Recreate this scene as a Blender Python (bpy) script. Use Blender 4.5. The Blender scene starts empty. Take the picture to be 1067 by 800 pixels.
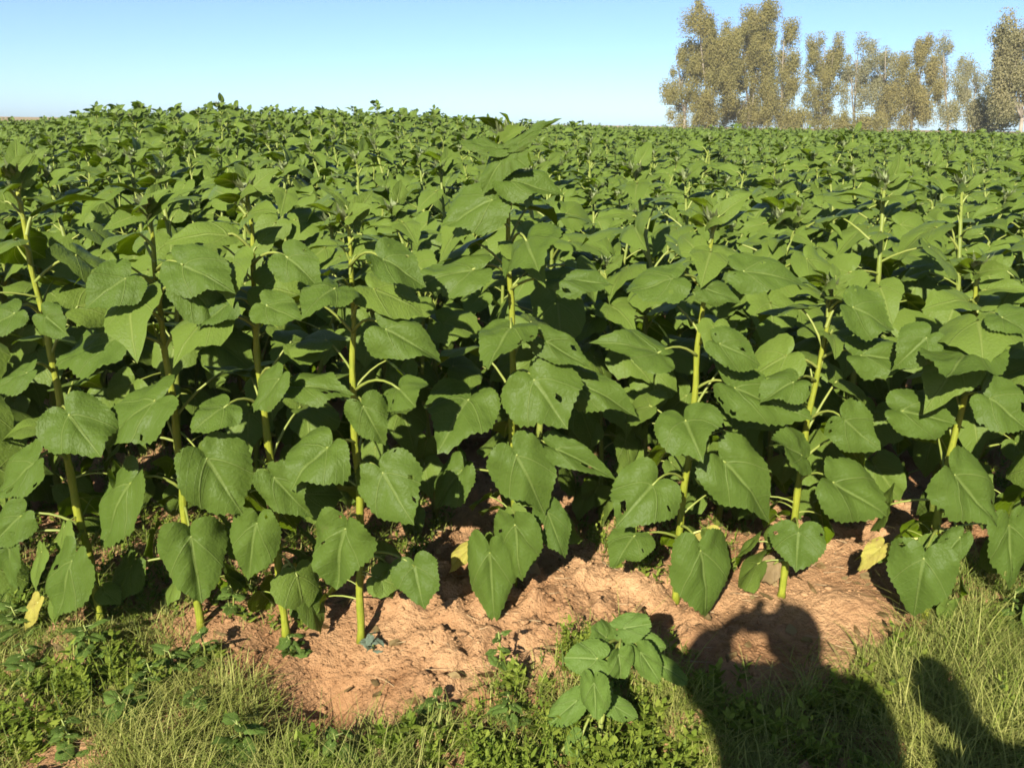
import bpy, math, random
import numpy as np
from mathutils import Vector, Matrix

R = math.radians
rnd = random.Random(11)
rng = np.random.default_rng(11)
scn = bpy.context.scene
col = scn.collection

# ---------------------------------------------------------------- camera
CAM_H = 1.55
FPX = 875.0                        # focal length in pixels of a 1067 px wide picture
PITCH, ROLL = R(17.2), R(0.85)
camd = bpy.data.cameras.new('camera')
cam = bpy.data.objects.new('camera', camd)
col.objects.link(cam)
camd.sensor_width = 36.0
camd.lens = 36.0 * FPX / 1067.0
camd.clip_start, camd.clip_end = 0.02, 6000
F_ = Vector((0, math.cos(PITCH), -math.sin(PITCH)))
r0, u0 = Vector((1, 0, 0)), Vector((0, math.sin(PITCH), math.cos(PITCH)))
R_ = r0 * math.cos(ROLL) + u0 * math.sin(ROLL)
U_ = u0 * math.cos(ROLL) - r0 * math.sin(ROLL)
CAM = Vector((0, 0, CAM_H))
m = Matrix((R_, U_, -F_)).transposed().to_4x4()
m.translation = CAM
cam.matrix_world = m
scn.camera = cam

# ---------------------------------------------------------------- daylight
SUN_DIR = Vector((0.295, 0.875, -0.554)).normalized()      # the way the light travels
SUN_EL = math.asin(-SUN_DIR.z)
to_sun = -SUN_DIR
w = bpy.data.worlds.new('World')
scn.world = w
w.use_nodes = True
nt = w.node_tree
bg = nt.nodes['Background']
sky = nt.nodes.new('ShaderNodeTexSky')
sky.sky_type = 'NISHITA'
sky.sun_disc = False
sky.sun_elevation = SUN_EL
sky.sun_rotation = math.atan2(to_sun.x, to_sun.y)
sky.altitude = 0
sky.air_density = 0.6
sky.dust_density = 0.5
sky.ozone_density = 5.0
nt.links.new(sky.outputs[0], bg.inputs[0])
bg.inputs[1].default_value = 0.070
sd = bpy.data.lights.new('sun', 'SUN')
sd.energy = 5.0
sd.angle = R(0.5)
sd.color = (1.0, 0.95, 0.84)
so = bpy.data.objects.new('sun', sd)
so.rotation_euler = SUN_DIR.to_track_quat('-Z', 'Y').to_euler()
so.location = (-3, -8, 7)
col.objects.link(so)
scn.view_settings.view_transform = 'Standard'
scn.view_settings.look = 'None'
scn.view_settings.exposure = 1.4
scn.view_settings.gamma = 1
scn.render.engine = 'CYCLES'
scn.cycles.max_bounces = 6
scn.cycles.diffuse_bounces = 1
scn.cycles.glossy_bounces = 2
scn.cycles.transmission_bounces = 3
scn.cycles.pixel_filter_type = 'BLACKMAN_HARRIS'
scn.cycles.filter_width = 1.7
scn.cycles.use_denoising = True
scn.cycles.denoiser = 'OPENIMAGEDENOISE'
scn.cycles.denoising_input_passes = 'RGB_ALBEDO_NORMAL'

# ---------------------------------------------------------------- small tools
def ray(px, py):
    return F_ + R_ * ((px - 533.5) / FPX) - U_ * ((py - 400.0) / FPX)
def on_plane_y(px, py, y):
    d = ray(px, py)
    return CAM + d * (y / d.y)
def on_ground(px, py, z=0.0):
    d = ray(px, py)
    return CAM + d * ((z - CAM_H) / d.z)
def pix(x, y, z=0.0):
    dx, dy, dz = x, y, z - CAM_H
    a = dx * R_.x + dy * R_.y + dz * R_.z
    b = dx * U_.x + dy * U_.y + dz * U_.z
    c = dx * F_.x + dy * F_.y + dz * F_.z
    return 533.5 + FPX * a / c, 400 - FPX * b / c

def hash2(i, j, s):
    h = (i * 374761393 + j * 668265263 + s * 974634777) & 0xffffffff
    h = ((h ^ (h >> 13)) * 1274126177) & 0xffffffff
    return ((h ^ (h >> 16)) & 0xffff) / 65535.0
def vnoise(x, y, s=0):
    x = np.asarray(x, float); y = np.asarray(y, float)
    i = np.floor(x).astype(np.int64); j = np.floor(y).astype(np.int64)
    fx, fy = x - i, y - j
    fx = fx * fx * (3 - 2 * fx); fy = fy * fy * (3 - 2 * fy)
    a, b = hash2(i, j, s), hash2(i + 1, j, s)
    c, d = hash2(i, j + 1, s), hash2(i + 1, j + 1, s)
    return (a + (b - a) * fx) * (1 - fy) + (c + (d - c) * fx) * fy
def fbm(x, y, s=0, o=4):
    t, a = 0, 0.5
    for k in range(o):
        t = t + a * (vnoise(np.asarray(x) * 2 ** k, np.asarray(y) * 2 ** k, s + k) - 0.5)
        a *= 0.5
    return t
def sstep(a, b, v):
    t = np.clip((np.asarray(v, float) - a) / (b - a), 0, 1)
    return t * t * (3 - 2 * t)

def tag(o, label=None, cat=None, group=None, kind=None):
    if label: o['label'] = label
    if cat: o['category'] = cat
    if group: o['group'] = group
    if kind: o['kind'] = kind
    return o
def empty(name, loc, label=None, cat=None, group=None):
    o = bpy.data.objects.new(name, None)
    o.empty_display_size = 0.1
    o.location = loc
    col.objects.link(o)
    return tag(o, label, cat, group)

class MB:
    """collects verts / faces / uv / material index, builds ONE mesh object"""
    def __init__(s):
        s.v, s.f, s.uv, s.mi = [], [], [], []
    def add(s, verts, faces, uv=None, mi=0):
        n = len(s.v)
        s.v += [tuple(p) for p in verts]
        s.f += [tuple(i + n for i in f) for f in faces]
        s.uv += [tuple(p) for p in uv] if uv is not None else [(0, 0)] * len(verts)
        s.mi += [mi] * len(faces)
    def tube(s, pts, rad, n=8, mi=0, cap=True):
        pts = [Vector(p) for p in pts]
        vs, fs = [], []
        up = Vector((0.13, 0.31, 0.94))
        for i, p in enumerate(pts):
            t = (pts[min(i + 1, len(pts) - 1)] - pts[max(i - 1, 0)]).normalized()
            a = t.cross(up)
            if a.length < 0.1: a = t.cross(Vector((1, 0, 0)))
            a.normalize(); b = t.cross(a)
            r = rad[i] if hasattr(rad, '__len__') else rad
            for k in range(n):
                q = 2 * math.pi * k / n
                vs.append(p + (a * math.cos(q) + b * math.sin(q)) * r)
        for i in range(len(pts) - 1):
            for k in range(n):
                fs.append((i * n + k, i * n + (k + 1) % n, (i + 1) * n + (k + 1) % n, (i + 1) * n + k))
        if cap:
            fs.append(tuple(range(n - 1, -1, -1)))
            fs.append(tuple(range((len(pts) - 1) * n, len(pts) * n)))
        s.add(vs, fs, None, mi)
    def mesh(s, name, mats, smooth=True):
        me = bpy.data.meshes.new(name)
        me.from_pydata([tuple(p) for p in s.v], [], s.f)
        for mt in (mats if isinstance(mats, (list, tuple)) else [mats]):
            me.materials.append(mt)
        uvl = me.uv_layers.new(name='UVMap')
        li = np.empty(len(me.loops), np.int32)
        me.loops.foreach_get('vertex_index', li)
        uvl.data.foreach_set('uv', np.array(s.uv, np.float32)[li].ravel())
        me.polygons.foreach_set('material_index', np.array(s.mi, np.int32))
        if smooth: me.polygons.foreach_set('use_smooth', np.ones(len(me.polygons), bool))
        me.update()
        return me
    def build(s, name, mats, parent=None, loc=None, smooth=True):
        o = bpy.data.objects.new(name, s.mesh(name, mats, smooth))
        col.objects.link(o)
        if parent: o.parent = parent
        if loc is not None: o.location = loc
        return o

def big_mesh(name, V, Fc, UV, mats, mi=None, smooth=True):
    """one mesh from numpy arrays: V (n,3), Fc (m,3) triangles, UV (n,2)"""
    me = bpy.data.meshes.new(name)
    me.vertices.add(len(V)); me.vertices.foreach_set('co', V.astype(np.float32).ravel())
    me.loops.add(len(Fc) * 3); me.loops.foreach_set('vertex_index', Fc.astype(np.int32).ravel())
    me.polygons.add(len(Fc))
    me.polygons.foreach_set('loop_start', np.arange(0, len(Fc) * 3, 3, dtype=np.int32))
    for mt in mats: me.materials.append(mt)
    if mi is not None: me.polygons.foreach_set('material_index', mi.astype(np.int32))
    uvl = me.uv_layers.new(name='UVMap')
    uvl.data.foreach_set('uv', UV[Fc.ravel()].astype(np.float32).ravel())
    if smooth: me.polygons.foreach_set('use_smooth', np.ones(len(Fc), bool))
    me.update(calc_edges=True)
    me.validate()
    o = bpy.data.objects.new(name, me)
    col.objects.link(o)
    return o

class Bulk:
    def __init__(s): s.V, s.F, s.U, s.M, s.n = [], [], [], [], 0
    def add(s, V, Fc, U, mi):
        s.V.append(V); s.F.append(Fc + s.n); s.U.append(U)
        s.M.append(np.full(len(Fc), mi) if np.isscalar(mi) else mi); s.n += len(V)
    def build(s, name, mats, smooth=True):
        return big_mesh(name, np.concatenate(s.V), np.concatenate(s.F), np.concatenate(s.U), mats, np.concatenate(s.M), smooth)

# ---------------------------------------------------------------- materials
ALB = 0.81
def alb(c): return tuple(x * ALB for x in c)
def new_mat(name):
    mt = bpy.data.materials.new(name)
    mt.use_nodes = True
    n = mt.node_tree
    return mt, n, n.nodes, n.links, n.nodes['Principled BSDF'], n.nodes['Material Output']
def mth(N, L, op, a, b=None, c=None, clamp=False):
    q = N.new('ShaderNodeMath'); q.operation = op; q.use_clamp = clamp
    for i, x in enumerate((a, b, c)):
        if x is None: continue
        if isinstance(x, (int, float)): q.inputs[i].default_value = x
        else: L.new(x, q.inputs[i])
    return q.outputs[0]
def mixc(N, L, f, a, b, mode='MIX'):
    q = N.new('ShaderNodeMix'); q.data_type = 'RGBA'; q.blend_type = mode
    for s, x in ((q.inputs[0], f), (q.inputs[6], a), (q.inputs[7], b)):
        if isinstance(x, (int, float)): s.default_value = x
        elif isinstance(x, tuple): s.default_value = (*x, 1)
        else: L.new(x, s)
    return q.outputs[2]
def noise(N, L, scale, detail=3, rough=0.55, vec=None):
    q = N.new('ShaderNodeTexNoise')
    q.inputs['Scale'].default_value = scale; q.inputs['Detail'].default_value = detail
    q.inputs['Roughness'].default_value = rough
    if vec is not None: L.new(vec, q.inputs['Vector'])
    return q.outputs['Fac']
def mrange(N, L, v, a, b, c, d):
    q = N.new('ShaderNodeMapRange')
    for i, x in enumerate((v, a, b, c, d)):
        if isinstance(x, (int, float)): q.inputs[i].default_value = x
        else: L.new(x, q.inputs[i])
    return q.outputs[0]

def leaf_material(name, c1, c2, vein, back, trans=0.19, veins=True, rough=0.40, spec=0.075, blemish=None, blem_at=(0.66, 0.74, 0.0, 0.6), blem_scale=14.0):
    c1, c2, vein, back = alb(c1), alb(c2), alb(vein), alb(back)
    if blemish: blemish = alb(blemish)
    mt, nt_, N, L, P, O = new_mat(name)
    geo = N.new('ShaderNodeNewGeometry')
    tc = N.new('ShaderNodeTexCoord')
    rp = geo.outputs['Random Per Island']
    c = mixc(N, L, rp, c1, c2)
    nz = noise(N, L, 9.0, 3, 0.6, geo.outputs['Position'])
    c = mixc(N, L, mrange(N, L, nz, 0.3, 0.75, 0.0, 0.5), c, tuple(x * 0.72 for x in c1))
    big = noise(N, L, 0.6, 2, 0.5, geo.outputs['Position'])
    c = mixc(N, L, mrange(N, L, big, 0.35, 0.7, 0.0, 0.35), c, (c2[0] * 1.25, c2[1] * 1.1, c2[2]))
    if veins:
        sx = N.new('ShaderNodeSeparateXYZ'); L.new(tc.outputs['UV'], sx.inputs[0])
        x, y = sx.outputs[0], sx.outputs[1]
        ax = mth(N, L, 'ABSOLUTE', x)
        mid = mrange(N, L, mth(N, L, 'DIVIDE', ax, mrange(N, L, y, 0.0, 1.0, 0.028, 0.008)), 0.5, 1.3, 1.0, 0.0)
        mid = mth(N, L, 'MULTIPLY', mid, mth(N, L, 'GREATER_THAN', y, -0.02))
        # two basal side veins, curving forward
        d = mth(N, L, 'SUBTRACT', y, mth(N, L, 'ADD', mth(N, L, 'MULTIPLY', ax, 0.55), mth(N, L, 'MULTIPLY', mth(N, L, 'MULTIPLY', ax, ax), 1.3)))
        side = mrange(N, L, mth(N, L, 'ABSOLUTE', d), 0.008, 0.022, 0.85, 0.0)
        # pinnate veins higher up
        q = mth(N, L, 'FRACT', mth(N, L, 'MULTIPLY', mth(N, L, 'SUBTRACT', y, mth(N, L, 'ADD', mth(N, L, 'MULTIPLY', ax, 0.6), mth(N, L, 'MULTIPLY', mth(N, L, 'MULTIPLY', ax, ax), 0.9))), 5.5))
        pin = mrange(N, L, mth(N, L, 'ABSOLUTE', mth(N, L, 'SUBTRACT', q, 0.5)), 0.02, 0.06, 0.28, 0.0)
        vv = mth(N, L, 'MAXIMUM', mth(N, L, 'MAXIMUM', mid, side), pin)
        c = mixc(N, L, mth(N, L, 'MULTIPLY', vv, 0.85), c, vein)
        # raised tissue between the veins
        bh = mth(N, L, 'SUBTRACT', mth(N, L, 'MULTIPLY', noise(N, L, 17.0, 3, 0.55, tc.outputs['UV']), 0.6), mth(N, L, 'MULTIPLY', vv, 0.35))
        bp = N.new('ShaderNodeBump'); bp.inputs['Strength'].default_value = 0.8
        bp.inputs['Distance'].default_value = 0.006
        L.new(bh, bp.inputs['Height']); L.new(bp.outputs[0], P.inputs['Normal'])
    if blemish:
        bl = noise(N, L, blem_scale, 4, 0.7, geo.outputs['Position'])
        c = mixc(N, L, mrange(N, L, bl, *blem_at), c, blemish)
    c = mixc(N, L, mth(N, L, 'MULTIPLY', geo.outputs['Backfacing'], 0.7), c, back)
    L.new(c, P.inputs['Base Color'])
    P.inputs['Roughness'].default_value = rough
    P.inputs['Specular IOR Level'].default_value = spec
    tr = N.new('ShaderNodeBsdfTranslucent')
    tcx = mixc(N, L, 1.0, c, (1.6, 1.7, 0.4), 'MULTIPLY')
    L.new(tcx, tr.inputs[0])
    mx = N.new('ShaderNodeMixShader'); mx.inputs[0].default_value = trans
    L.new(P.outputs[0], mx.inputs[1]); L.new(tr.outputs[0], mx.inputs[2])
    L.new(mx.outputs[0], O.inputs[0])
    return mt

def plain(name, ca, cb, scale=20, rough=0.7, bump=0.0, spec=0.3, island=False):
    ca, cb = alb(ca), alb(cb)
    mt, nt_, N, L, P, O = new_mat(name)
    geo = N.new('ShaderNodeNewGeometry')
    f = geo.outputs['Random Per Island'] if island else noise(N, L, scale, 4, 0.6, geo.outputs['Position'])
    if not island: f = mrange(N, L, f, 0.3, 0.7, 0, 1)
    L.new(mixc(N, L, f, ca, cb), P.inputs['Base Color'])
    P.inputs['Roughness'].default_value = rough
    P.inputs['Specular IOR Level'].default_value = spec
    if bump:
        b = N.new('ShaderNodeBump'); b.inputs['Strength'].default_value = bump; b.inputs['Distance'].default_value = 0.01
        L.new(noise(N, L, scale * 2, 4, 0.6, geo.outputs['Position']), b.inputs['Height'])
        L.new(b.outputs[0], P.inputs['Normal'])
    return mt

M_LEAF_SHADED = leaf_material('sunflower_leaf_shaded', (0.042, 0.084, 0.003), (0.108, 0.160, 0.007), (0.25, 0.30, 0.075), (0.07, 0.11, 0.025), blemish=(0.12, 0.09, 0.03))  # green darkened because front leaves catch less sun, partly for their age
M_LEAF_SUNLIT = leaf_material('sunflower_leaf_sunlit', (0.056, 0.112, 0.003), (0.140, 0.206, 0.009), (0.27, 0.31, 0.07), (0.11, 0.155, 0.035))  # lighter copy: stronger canopy sunlight put into the colour, plus younger growth
M_YOUNG = leaf_material('young_leaf', (0.055, 0.108, 0.004), (0.095, 0.158, 0.006), (0.34, 0.40, 0.14), (0.11, 0.17, 0.04))
M_YELLOW = leaf_material('yellow_leaf', (0.40, 0.31, 0.03), (0.34, 0.34, 0.045), (0.45, 0.42, 0.12), (0.4, 0.36, 0.08), 0.3, blemish=(0.20, 0.10, 0.03), blem_at=(0.46, 0.56, 0.0, 0.95), blem_scale=24.0)
M_BROWN = leaf_material('withered_leaf', (0.20, 0.13, 0.05), (0.30, 0.21, 0.09), (0.3, 0.22, 0.1), (0.22, 0.16, 0.08), 0.15, blemish=(0.10, 0.055, 0.02), blem_at=(0.45, 0.6, 0.0, 0.9))
M_STEM = plain('sunflower_stem', (0.165, 0.20, 0.013), (0.29, 0.295, 0.025), 22, 0.6, 0.6)
M_PET = plain('petiole', (0.17, 0.21, 0.035), (0.25, 0.28, 0.06), 10, 0.5)
M_BUD = plain('bud_green', (0.14, 0.17, 0.06), (0.20, 0.23, 0.10), 30, 0.6)
def ridged(mt):
    N, L = mt.node_tree.nodes, mt.node_tree.links
    P = N['Principled BSDF']
    g_ = N.new('ShaderNodeNewGeometry')
    mp = N.new('ShaderNodeMapping'); mp.inputs['Scale'].default_value = (260, 260, 9)
    L.new(g_.outputs['Position'], mp.inputs['Vector'])
    b_ = N.new('ShaderNodeBump'); b_.inputs['Strength'].default_value = 0.8; b_.inputs['Distance'].default_value = 0.004
    f_ = noise(N, L, 1.0, 3, 0.6, mp.outputs[0])
    L.new(f_, b_.inputs['Height']); L.new(b_.outputs[0], P.inputs['Normal'])
    old = P.inputs['Base Color'].links[0].from_socket
    L.new(mixc(N, L, mrange(N, L, f_, .35, .7, .0, .55), old, (0.14, 0.165, 0.012)), P.inputs['Base Color'])
ridged(M_STEM)
M_STEM2 = plain('upper_stem', (0.125, 0.165, 0.02), (0.20, 0.23, 0.04), 14, 0.55, 0.3)
M_FAR = leaf_material('far_leaf', (0.058, 0.114, 0.004), (0.142, 0.208, 0.012), (0.2, 0.3, 0.1), (0.12, 0.165, 0.04), veins=False)

# ---------------------------------------------------------------- terrain height
def gz(x, y):
    x = np.asarray(x, float); y = np.asarray(y, float)
    near = 1 - sstep(5, 9, y)
    z = 0.05 * np.exp(-((y - 2.62) / 0.35) ** 2) - 0.03 * sstep(2.2, 1.7, y)
    z = z + near * (0.10 * fbm(x * 1.6, y * 1.6, 3, 3) + 0.07 * fbm(x * 7, y * 7, 21, 5) + 0.19 * np.abs(fbm(x * 12, y * 12, 31, 4)) * sstep(.34, .56, vnoise(x * 1.9, y * 2.3, 64)))
    # washed-out hollow in the bank
    z = z - near * 0.17 * np.exp(-(((x + 0.52) / 0.13) ** 2 + ((y - 1.99) / 0.17) ** 2))
    ang = x / np.maximum(y, 0.5)
    z = z + 0.11 * sstep(5, 12, y) * sstep(0.02, -0.12, ang) * (1 - sstep(25, 60, y))
    z = z - 0.35 * sstep(5, 10, y) * sstep(-0.46, -0.56, ang)
    z = z + 0.25 * (1 - near) * fbm(x * 0.12, y * 0.12, 5, 3) * (1 - sstep(60, 120, y))
    return z

# ---------------------------------------------------------------- ground sheet
def axis(dense0, dense1, step, far0, far1):
    a = list(np.arange(dense0, dense1, step))
    s, v = step, dense1
    while v < far1: a.append(v); s *= 1.12; v += s
    a.append(far1)
    s, v = step, dense0 - step
    b = []
    while v > far0: b.append(v); s *= 1.12; v -= s
    b.append(far0)
    return np.array(b[::-1] + a)
gx = axis(-1.9, 1.9, 0.018, -2500, 2500)
gy = axis(1.5, 3.4, 0.018, -60, 3500)
X, Y = np.meshgrid(gx, gy)
Z = gz(X, Y)
nx, ny = len(gx), len(gy)
idx = np.arange(nx * ny).reshape(ny, nx)
a, b, c, d = idx[:-1, :-1].ravel(), idx[:-1, 1:].ravel(), idx[1:, 1:].ravel(), idx[1:, :-1].ravel()
Fg = np.concatenate([np.stack([a, b, c], 1), np.stack([a, c, d], 1)])
mt, nt_, N, L, P, O = new_mat('red_sandy_soil')
geo = N.new('ShaderNodeNewGeometry'); pos = geo.outputs['Position']
sp = N.new('ShaderNodeSeparateXYZ'); L.new(pos, sp.inputs[0])
cs = mixc(N, L, mrange(N, L, noise(N, L, 2.2, 5, 0.6, pos), 0.32, 0.68, 0, 1), (0.25, 0.125, 0.055), (0.56, 0.355, 0.19))
cs = mixc(N, L, mrange(N, L, noise(N, L, 45, 4, 0.7, pos), 0.5, 0.75, 0, 0.55), cs, (0.22, 0.115, 0.05))
cs = mixc(N, L, mrange(N, L, noise(N, L, 130, 2, 0.6, pos), 0.62, 0.74, 0, 0.3), cs, (0.56, 0.40, 0.25))
dry = mixc(N, L, mrange(N, L, noise(N, L, 0.02, 4, 0.6, pos), 0.35, 0.65, 0, 1), (0.36, 0.27, 0.15), (0.26, 0.20, 0.10))
cs = mixc(N, L, mrange(N, L, sp.outputs[1], 62, 72, 0, 1), cs, dry)
cs = mixc(N, L, 1.0, cs, (.82, .77, .71), 'MULTIPLY')
L.new(cs, P.inputs['Base Color']); P.inputs['Roughness'].default_value = 0.95; P.inputs['Specular IOR Level'].default_value = 0.1
bp = N.new('ShaderNodeBump'); bp.inputs['Strength'].default_value = 0.9; bp.inputs['Distance'].default_value = 0.03
L.new(mth(N, L, 'ADD', noise(N, L, 35, 6, 0.65, pos), mth(N, L, 'MULTIPLY', noise(N, L, 120, 3, 0.5, pos), 0.15)), bp.inputs['Height'])
L.new(bp.outputs[0], P.inputs['Normal'])
M_SOIL = mt
g = big_mesh('ground', np.stack([X.ravel(), Y.ravel(), Z.ravel()], 1), Fg, np.stack([X.ravel(), Y.ravel()], 1), [M_SOIL])
tag(g, kind='structure')

# ---------------------------------------------------------------- sunflower leaf blade
ANG = np.array([0, 6, 14, 25, 40, 58, 78, 100, 122, 142, 158, 170, 180.0])
RAD = np.array([1.0, .915, .825, .755, .705, .665, .61, .545, .475, .39, .29, .19, .11])
RAD_ROUND = np.array([.80, .79, .775, .75, .72, .685, .64, .585, .52, .44, .33, .21, .12])
RAD_YOUNG = np.array([1.0, .93, .80, .66, .55, .46, .385, .33, .29, .25, .20, .14, .09])
def blade(na, rings, seed, saw=0.03, droop=0.28, fold=0.10, pucker=0.025, outline=None, bites=0):
    """heart-shaped blade in unit length: x across, y junction->tip, z normal. verts, faces, uv"""
    q = np.random.default_rng(seed)
    th = np.linspace(-180, 180, na + 1)
    wid = (0.94 + 0.16 * q.random()) * .90
    r = np.interp(np.abs(th), ANG, RAD if outline is None else outline)
    r = r * (1 + saw * np.where(np.arange(na + 1) % 2 == 0, 1, -1) * q.uniform(.2, 1.2, na + 1) * (np.abs(th) > 4) * (np.abs(th) < 160))
    r = r * (1 + 0.06 * np.sin(np.radians(th) * 3 + q.random() * 6) + 0.025 * np.sin(np.radians(th) * 7 + q.random() * 6))
    V = [(0, 0, 0)]
    for s in rings:
        V += [(s * rr * math.sin(R(t)) * wid, s * rr * math.cos(R(t)), 0) for t, rr in zip(th, r)]
    V = np.array(V)
    U = V[:, :2].copy()
    n = na + 1
    Fc = [(0, 1 + k, 2 + k) for k in range(na)]
    for j in range(len(rings) - 1):
        o1, o2 = 1 + j * n, 1 + (j + 1) * n
        for k in range(na):
            Fc += [(o1 + k, o2 + k, o2 + k + 1), (o1 + k, o2 + k + 1, o1 + k + 1)]
    for _ in range(bites):                       # insect holes and nibbled edges
        j = int(q.integers(2, len(rings) - 1)); k0 = int(q.integers(4, na - 6))
        gone = set()
        for dk in range(int(q.integers(1, 4))):
            i0_ = na + (j * na + k0 + dk) * 2
            gone |= {i0_, i0_ + 1}
        Fc = [f if i not in gone else None for i, f in enumerate(Fc)]
    Fc = [f for f in Fc if f is not None]
    x, y = V[:, 0], V[:, 1]
    rr = np.hypot(x, y)
    tw = (q.random() - 0.5) * 0.25
    fd = fold * (0.3 + 3.4 * q.random() ** 1.5)
    z = fd * np.abs(x) * 1.7 - (fd * 1.3 + 0.3 * q.random()) * np.abs(x) ** 2 * 2.0
    z = z + 0.22 * q.random() * np.clip(-y, 0, 1) * (1 + 2 * np.abs(x))
    z = z + (q.random() - .5) * .8 * np.where(x > 0, x, 0) * np.clip(.6 - y, 0, 1)
    z = z + 0.03 * np.exp(-(x / 0.05) ** 2) * -1
    z = z + pucker * np.sin(8 * x + q.random() * 6) * np.cos(7 * y + q.random() * 6) * (0.3 + rr)
    z = z + 0.12 * rr ** 2 * np.sin(np.arctan2(x, y) * 5 + q.random() * 6) * rr
    z = z + tw * x * y
    z = z + .3 * pucker * np.sin(17 * x + q.random() * 6) * np.cos(15 * y + q.random() * 6) * (rr > .1)
    V[:, 2] = z
    # bend the blade down along its length (arc)
    k = droop * (0.8 + 0.5 * q.random()) * 1.9
    ph = k * np.clip(y, -0.4, 1.2)
    yy = np.where(np.abs(ph) < 1e-6, y, np.sin(ph) / k)
    zz = -(1 - np.cos(ph)) / k
    V2 = np.stack([x, yy - V[:, 2] * np.sin(ph), zz + V[:, 2] * np.cos(ph)], 1)
    return V2, np.array(Fc), U
RINGS_HI = (0.16, 0.34, 0.52, 0.68, 0.82, 0.93, 1.0)
RINGS_MID = (0.35, 0.7, 1.0)

def frame(axis, target):
    a = Vector(axis).normalized()
    n = Vector(target); n = n - a * n.dot(a)
    n.normalize()
    return Matrix((a.cross(n), a, n)).transposed()

def tri_list(F): return [tuple(int(i) for i in f) for f in F]

def bez(p0, p1, p2, n=7):
    p0, p1, p2 = Vector(p0), Vector(p1), Vector(p2)
    return [p0 * (1 - t) ** 2 + p1 * 2 * t * (1 - t) + p2 * t * t for t in [i / (n - 1) for i in range(n)]]

# ---------------------------------------------------------------- front row: leaves read one by one
UP = Vector((0, 0, 1))
def hero_leaf(parent, stem_at, root, jx, jy, tx, ty, wpx, ydepth, mat, toward=True, reach=0.17, seed=0, blade_droop=0.2, dj=None, outline=None, face=0.35):
    """one leaf: blade as part, petiole as its sub-part. stem_at(z)->point on the stem"""
    y0 = ydepth
    p = on_plane_y(jx, jy, y0)
    lat = p.x - stem_at(p.z).x
    if dj is None:
        dj = -math.sqrt(max(reach ** 2 - lat ** 2, 0.03 ** 2))
        if not toward: dj = -dj
    J = on_plane_y(jx, jy, y0 + dj)
    wpx *= .90
    Lm = wpx * (J - CAM).dot(F_) / FPX * 0.97
    T = on_plane_y(tx, ty, y0 + dj)
    img = (T - J).length
    rest = math.sqrt(max(Lm ** 2 - img ** 2, 0.0))
    rest = min(rest, 0.75 * Lm)
    T = on_plane_y(tx, ty, y0 + dj + (-rest if toward else rest) * 0.9)
    ax = (T - J)
    L_ = max(ax.length, 0.6 * Lm)
    tgt = to_sun * 0.75 + UP * 0.45 + (CAM - J).normalized() * face
    tgt = tgt + Vector((rnd.uniform(-.45, .45), rnd.uniform(-.3, .3), rnd.uniform(-.2, .3)))
    # the blade arcs, so start it a little higher than the chord
    Mx = frame(ax, tgt)
    ax2 = (Mx.col[1] + Mx.col[2] * blade_droop * 0.9).normalized()
    Mx = frame(ax2, tgt)
    V, Fc, Uv = blade(84, RINGS_HI, seed, 0.028, blade_droop, 0.12, 0.055, outline, rnd.choice((0, 0, 1, 1, 2, 3)))
    sx = wpx * (J - CAM).dot(F_) / FPX / 1.10
    S = Matrix.Diagonal((sx, L_, (sx + L_) / 2))
    Vw = [Mx @ (S @ Vector(p)) for p in V]
    mb = MB(); mb.add(Vw, tri_list(Fc), Uv)
    o = mb.build('leaf', mat, parent, J - root)
    # petiole
    A = stem_at(J.z - 0.045 if jy < 560 else J.z + 0.012)
    mid = (A + J) / 2 + Vector((0, 0, 0.03 + 0.04 * rnd.random()))
    pts = bez(A - J, mid - J, -0.004 * Mx.col[2])
    pm = MB(); pm.tube(pts, [0.0055, .0046, .004, .0037, .0034, .0032, .003], 7)
    pm.build('petiole', M_PET if mat is not M_YELLOW else M_YPET, o)
    return o
M_YPET = plain('yellow_petiole', (0.5, 0.48, 0.16), (0.42, 0.42, 0.12), 10)

# ---------------------------------------------------------------- leaves on petioles (templates for all other plants)
# origin at the stem, +x outward;  classes: low / mid / high / top
def template(cls, seed, na, rings, tube_n):
    q = random.Random(seed * 7 + hash_cls[cls])
    r, h, e, Ln, dr = {'low': (0.14, -0.01, -55, 0.150, 0.15), 'mid': (0.165, 0.085, -26, 0.168, 0.32),
                       'high': (0.115, 0.095, -8, 0.150, 0.36), 'top': (0.04, 0.05, 22, 0.112, 0.30)}[cls]
    r *= q.uniform(.8, 1.15); e = R(e + q.uniform(-14, 14)); Ln *= q.uniform(.85, 1.15)
    V, Fc, Uv = blade(na, rings, seed, 0.028 if na > 20 else 0.0, dr, 0.12, 0.03, RAD_YOUNG if cls == 'top' else None)
    a = Vector((math.cos(e), q.uniform(-.2, .2), math.sin(e))).normalized()
    Mx = np.array(frame(a, (-math.sin(e), q.uniform(-.3, .3), math.cos(e))))
    V = (V * Ln) @ Mx.T + np.array((r, 0, h))
    pts = bez((0, 0, 0), (r * .5, 0, h * .5 + .03), (r, 0, h), 5 if tube_n > 4 else 3)
    pm = MB(); rr = [0.005, .0042, .0036, .0032, .003] if len(pts) == 5 else [.0055, .0045, .0035]
    pm.tube(pts, rr, tube_n, cap=False)
    Pv = np.array(pm.v); Pf = []
    for f in pm.f: Pf += [(f[0], f[1], f[2]), (f[0], f[2], f[3])]
    return V, Fc, Uv, Pv, np.array(Pf)
hash_cls = {'low': 1, 'mid': 2, 'high': 3, 'top': 4}
def tmpl_mesh(t, name='leaf'):
    V, Fc, Uv, Pv, Pf = t
    mb = MB(); mb.add(V, tri_list(Fc), Uv, 0); mb.add(Pv, tri_list(Pf), None, 1)
    return mb.mesh(name, [M_LEAF_SUNLIT, M_PET])
NVAR = {'low': 4, 'mid': 7, 'high': 6, 'top': 4}
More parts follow.
